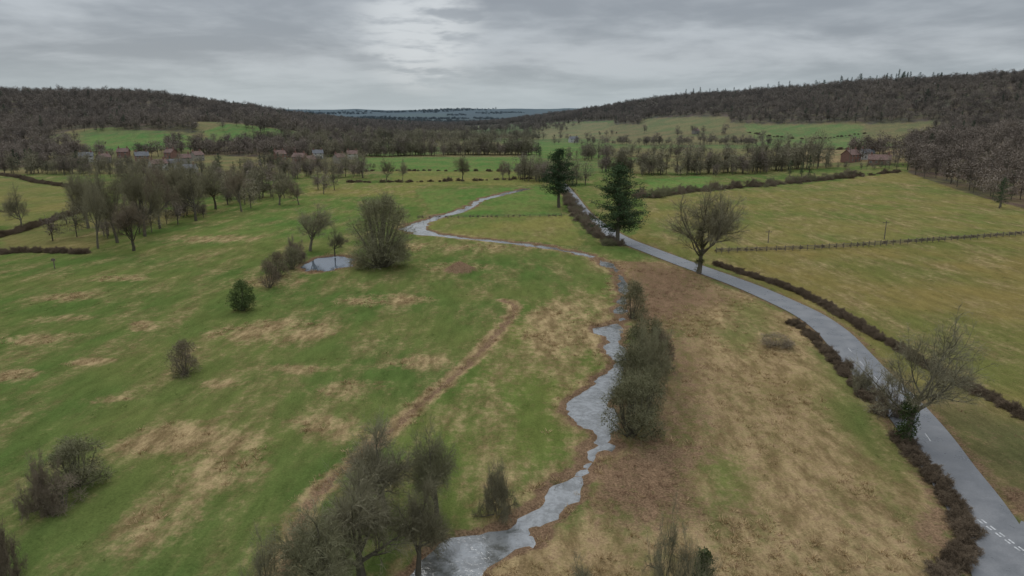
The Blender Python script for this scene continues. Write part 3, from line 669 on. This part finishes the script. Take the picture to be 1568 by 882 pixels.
def house(name,u,v,L,W,hw,rot,wall,roof,chim=2):
    X0,Y0=P(u,v);z0=float(H([X0],[Y0])[0])
    e=bpy.data.objects.new(name,None);SC.collection.objects.link(e);e.location=(X0,Y0,z0-0.1);e.rotation_euler=(0,0,rot)
    hr=W*0.42
    mb=MB();box(mb,-L/2,L/2,-W/2,W/2,0,hw)
    n=len(mb.v)
    for sx in (-1,1):
        mb.v+=[Vector((sx*L/2,-W/2,hw)),Vector((sx*L/2,W/2,hw)),Vector((sx*L/2,0,hw+hr))]; mb.f.append((n,n+1,n+2));mb.m.append(0);n+=3
    add('walls',mb.mesh('walls',[wall]),(0,0,0),e)
    mb=MB();o=0.35;th=0.18
    for s in (-1,1):
        n=len(mb.v); k=hr/(W/2)
        for xx in (-L/2-o,L/2+o):
            mb.v+=[Vector((xx,s*(W/2+o),hw-o*k+0.02)),Vector((xx,0.0,hw+hr+0.02)),Vector((xx,0.0,hw+hr+th)),Vector((xx,s*(W/2+o),hw-o*k+th))]
        for f in ((0,1,2,3),(4,7,6,5),(0,4,5,1),(3,2,6,7),(0,3,7,4)): mb.f.append(tuple(n+i for i in f));mb.m.append(0)
    add('roof',mb.mesh('roof',[roof]),(0,0,0),e)
    mb=MB()
    for i in range(chim):
        cx_=(-1 if i==0 else 1)*L*0.38; box(mb,cx_-.45,cx_+.45,-.35,.35,hw+hr*0.6,hw+hr+1.3); box(mb,cx_-.2,cx_+.2,-.2,.2,hw+hr+1.302,hw+hr+1.7)
    add('chimneys',mb.mesh('ch',[M_brick]),(0,0,0),e)
    mg=MB();mf=MB();nw=max(2,int(L/2.8))
    for s in (-1,1):
        for r in range(2 if hw>4 else 1):
            for i in range(nw):
                cx_=-L/2+L*(i+.5)/nw
                if s<0 and r==0 and i==nw//2: continue
                zc=1.0+r*2.4; zt=min(1.3,hw-zc-0.15); ya=s*W/2;a_,b_=sorted((ya+s*0.003,ya+s*0.05)); box(mf,cx_-.62,cx_+.62,a_,b_,zc,zc+zt); a_,b_=sorted((ya+s*0.053,ya+s*0.07))
                box(mg,cx_-.53,cx_-.04,a_,b_,zc+.08,zc+zt-.08);box(mg,cx_+.04,cx_+.53,a_,b_,zc+.08,zc+zt-.08)
    add('window_frames',mf.mesh('wf',[M_frame]),(0,0,0),e);add('window_panes',mg.mesh('wp',[M_glass]),(0,0,0),e)
    mb=MB();cx_=-L/2+L*(nw//2+.5)/nw;box(mb,cx_-.5,cx_+.5,-W/2-.06,-W/2-.004,0.1,2.2);add('door',mb.mesh('door',[M_door]),(0,0,0),e)
for a_ in [('white_house',133,248,9,6,4.6,0.5,M_rend,M_slate),('flint_cottage',160,250,8,6,4.4,1.2,M_flint,M_tile),('brick_house',218,248,9,6.5,4.8,0.6,M_brick,M_slate),('white_house',243,261,10,6,4.6,0.9,M_rend,M_tile),('flint_cottage',266,256,9,6,3,0.3,M_flint,M_slate),('white_house',286,265,12,6,2.8,0.05,M_rend,M_slate),('flint_cottage',302,246,9,6,4.6,1.2,M_flint,M_tile),
  ('brick_house',190,241,8,6,4.6,0.2,M_brick,M_tile),('brick_house',262,242,8,6,4.6,-0.4,M_brick,M_tile),('brick_house',283,251,8,6,4.6,0.7,M_flint,M_tile),
  ('brick_house',428,245,9,6.5,4.8,0.9,M_brick,M_tile),('brick_house',460,250,10,6.5,4.8,-0.4,M_brick,M_tile),('brick_house',446,240,8,6.5,4.8,0.1,M_brick,M_tile),('white_house',487,243,8,6,4.6,0.4,M_rend,M_slate),('brick_house',475,254,8,6,4.6,1.1,M_brick,M_tile),('flint_cottage',520,250,8,6,4.6,0.9,M_flint,M_tile),('white_house',540,244,8,6,4.6,0.2,M_rend,M_tile),
  ('brick_farmhouse',1302,248,11,7,4.8,0.6,M_brick,M_tile),('farm_barn',1346,252,12,6.5,3.2,-0.5,M_brick,M_tile),('white_house',1326,244,8,5,4.4,0.1,M_rend,M_slate),('white_house',878,218,11,7,4.6,0.3,M_rend,M_slate),('flint_cottage',1065,205,9,6,4.6,0.6,M_flint,M_tile)]:
    house(*a_)
# ------------------------------------------------------------------ fences, poles
M_wood=plain('weathered_wood',(0.15,0.125,0.095),0.85,0.3,3)
def fence(name,l,sp_=3.0,h=1.15,off=0.0,rr=0.04):
    c=smooth(PP(l),sp_);mb=MB();prev=None
    for p in c:
        z=float(H([p[0]],[p[1]])[0]); q=Vector((p[0],p[1]+off,z)); box(mb,q.x-.08,q.x+.08,q.y-.08,q.y+.08,z-.2,z+h)
        if prev is not None:
            for k in (0.4,0.75,1.1):
                mb.tube([prev+Vector((0,0,k)),q+Vector((0,0,k))],[rr,rr],4,0)
        prev=q
    add(name,mb.mesh(name,[M_wood]))
fence('field_fence',[(1095,386),(1200,383),(1300,378),(1400,371),(1568,359),(1700,347)],2.2,1.5,-1.0,0.09)
fence('field_fence',[(640,335),(720,334),(860,332)],3)
fence('field_fence',[(1225,216),(1330,208)],4,1.3)
def pole(u,vb,vt):
    x_,y_=P(u,vb);z=float(H([x_],[y_])[0]);d=ray(u,vt);h=CAMZ+d[2]/d[1]*y_-z
    mb=MB();mb.tube([Vector((0,0,-.3)),Vector((0,0,h))],[0.15,0.1],8,0);box(mb,-.9,.9,.11,.2,h-.7,h-.55)
    for k in (-.8,-.3,.3,.8): mb.tube([Vector((k,.15,h-.55)),Vector((k,.15,h-.35))],[.05,.03],5,0)
    add('telegraph_pole',mb.mesh('pole',[M_wood]),(x_,y_,z))
pole(1354,366,338);pole(1176,372,352);pole(1300,250,222)
x_,y_=P(84,412);mb=MB();box(mb,-.08,.08,-.08,.08,-.2,2.6);box(mb,-.5,.5,-.11,-.083,1.9,2.5);add('footpath_signpost',mb.mesh('sg',[M_wood]),(x_,y_,0))
# ------------------------------------------------------------------ light
wd=bpy.data.worlds.new('World');SC.world=wd;wd.use_nodes=True;nt=wd.node_tree
bg=nt.nodes['Background'];bg.inputs['Strength'].default_value=0.1
SE,SR=math.radians(48),math.radians(-25)
sky=nd(nt,'ShaderNodeTexSky',sky_type='NISHITA',sun_disc=False);sky.sun_elevation=SE;sky.sun_rotation=SR
tc=nd(nt,'ShaderNodeTexCoord');sx=nd(nt,'ShaderNodeSeparateXYZ');nt.links.new(tc.outputs['Generated'],sx.inputs[0])
zc=math_(nt,'MAXIMUM',sx.outputs[2],0.0);den=math_(nt,'ADD',zc,0.13)
cb=nd(nt,'ShaderNodeCombineXYZ');nt.links.new(math_(nt,'DIVIDE',sx.outputs[0],den),cb.inputs[0]);nt.links.new(math_(nt,'DIVIDE',sx.outputs[1],den),cb.inputs[1]);cb.inputs[2].default_value=3.3
n1=noise(nt,cb.outputs[0],1.0,5,0.52,0.3);n2=noise(nt,cb.outputs[0],3.2,4,0.55,0.2)
cl=math_(nt,'ADD',math_(nt,'MULTIPLY',n1,0.78),math_(nt,'MULTIPLY',n2,0.22))
f=mapr(nt,cl,0.36,0.64,0,1)
c=mixc(nt,f,(2.8,3.08,3.42),(4.7,5.05,5.4))
hz=mapr(nt,zc,0.0,0.085,1,0)
c=mixc(nt,math_(nt,'MULTIPLY',hz,0.8),c,(4.2,4.95,5.35))
c=mixc(nt,mapr(nt,zc,0.115,0.17,0,0.5),c,(2.7,2.9,3.25))
# thin patch in the cloud
dv=Vector((-0.127,1.0,0.12)).normalized();dt=nd(nt,'ShaderNodeVectorMath',operation='DOT_PRODUCT');nt.links.new(tc.outputs['Generated'],dt.inputs[0]);dt.inputs[1].default_value=dv
br=math_(nt,'MULTIPLY',mapr(nt,dt.outputs['Value'],0.9945,0.9999,0,0.85),mapr(nt,n2,0.38,0.6,0.15,1))
c=mixc(nt,br,c,(6.4,6.7,6.9))
# overcast luminance rises towards the zenith
zg=math_(nt,'ADD',mapr(nt,sx.outputs[2],0.17,1.0,0,2.7,False),1.0)
cz=nd(nt,'ShaderNodeCombineColor');[nt.links.new(zg,cz.inputs[i]) for i in range(3)]
c=mixc(nt,1.0,c,cz.outputs[0],'MULTIPLY')
c=mixc(nt,0.93,sky.outputs[0],c)
nt.links.new(c,bg.inputs['Color'])
sd=bpy.data.lights.new('sun','SUN');sd.energy=0.9;sd.angle=math.radians(25);sd.color=(1,0.96,0.9)
so=bpy.data.objects.new('sun',sd);SC.collection.objects.link(so)
dirv=Vector((math.sin(SR)*math.cos(SE),math.cos(SR)*math.cos(SE),math.sin(SE)));so.rotation_euler=dirv.to_track_quat('Z','Y').to_euler();so.location=(0,0,200)
cd=bpy.data.cameras.new('camera');cd.sensor_width=36;cd.lens=F/1568*36;cd.clip_start=0.5;cd.clip_end=30000
co=bpy.data.objects.new('camera',cd);SC.collection.objects.link(co);co.location=(0,0,CAMZ);co.rotation_euler=(math.pi/2-PITCH,0,0);SC.camera=co
SC.view_settings.view_transform='Standard';SC.view_settings.look='None';SC.view_settings.exposure=0;SC.view_settings.gamma=1
print('verts',nx*ny,'woods',len(allw),len(fw))
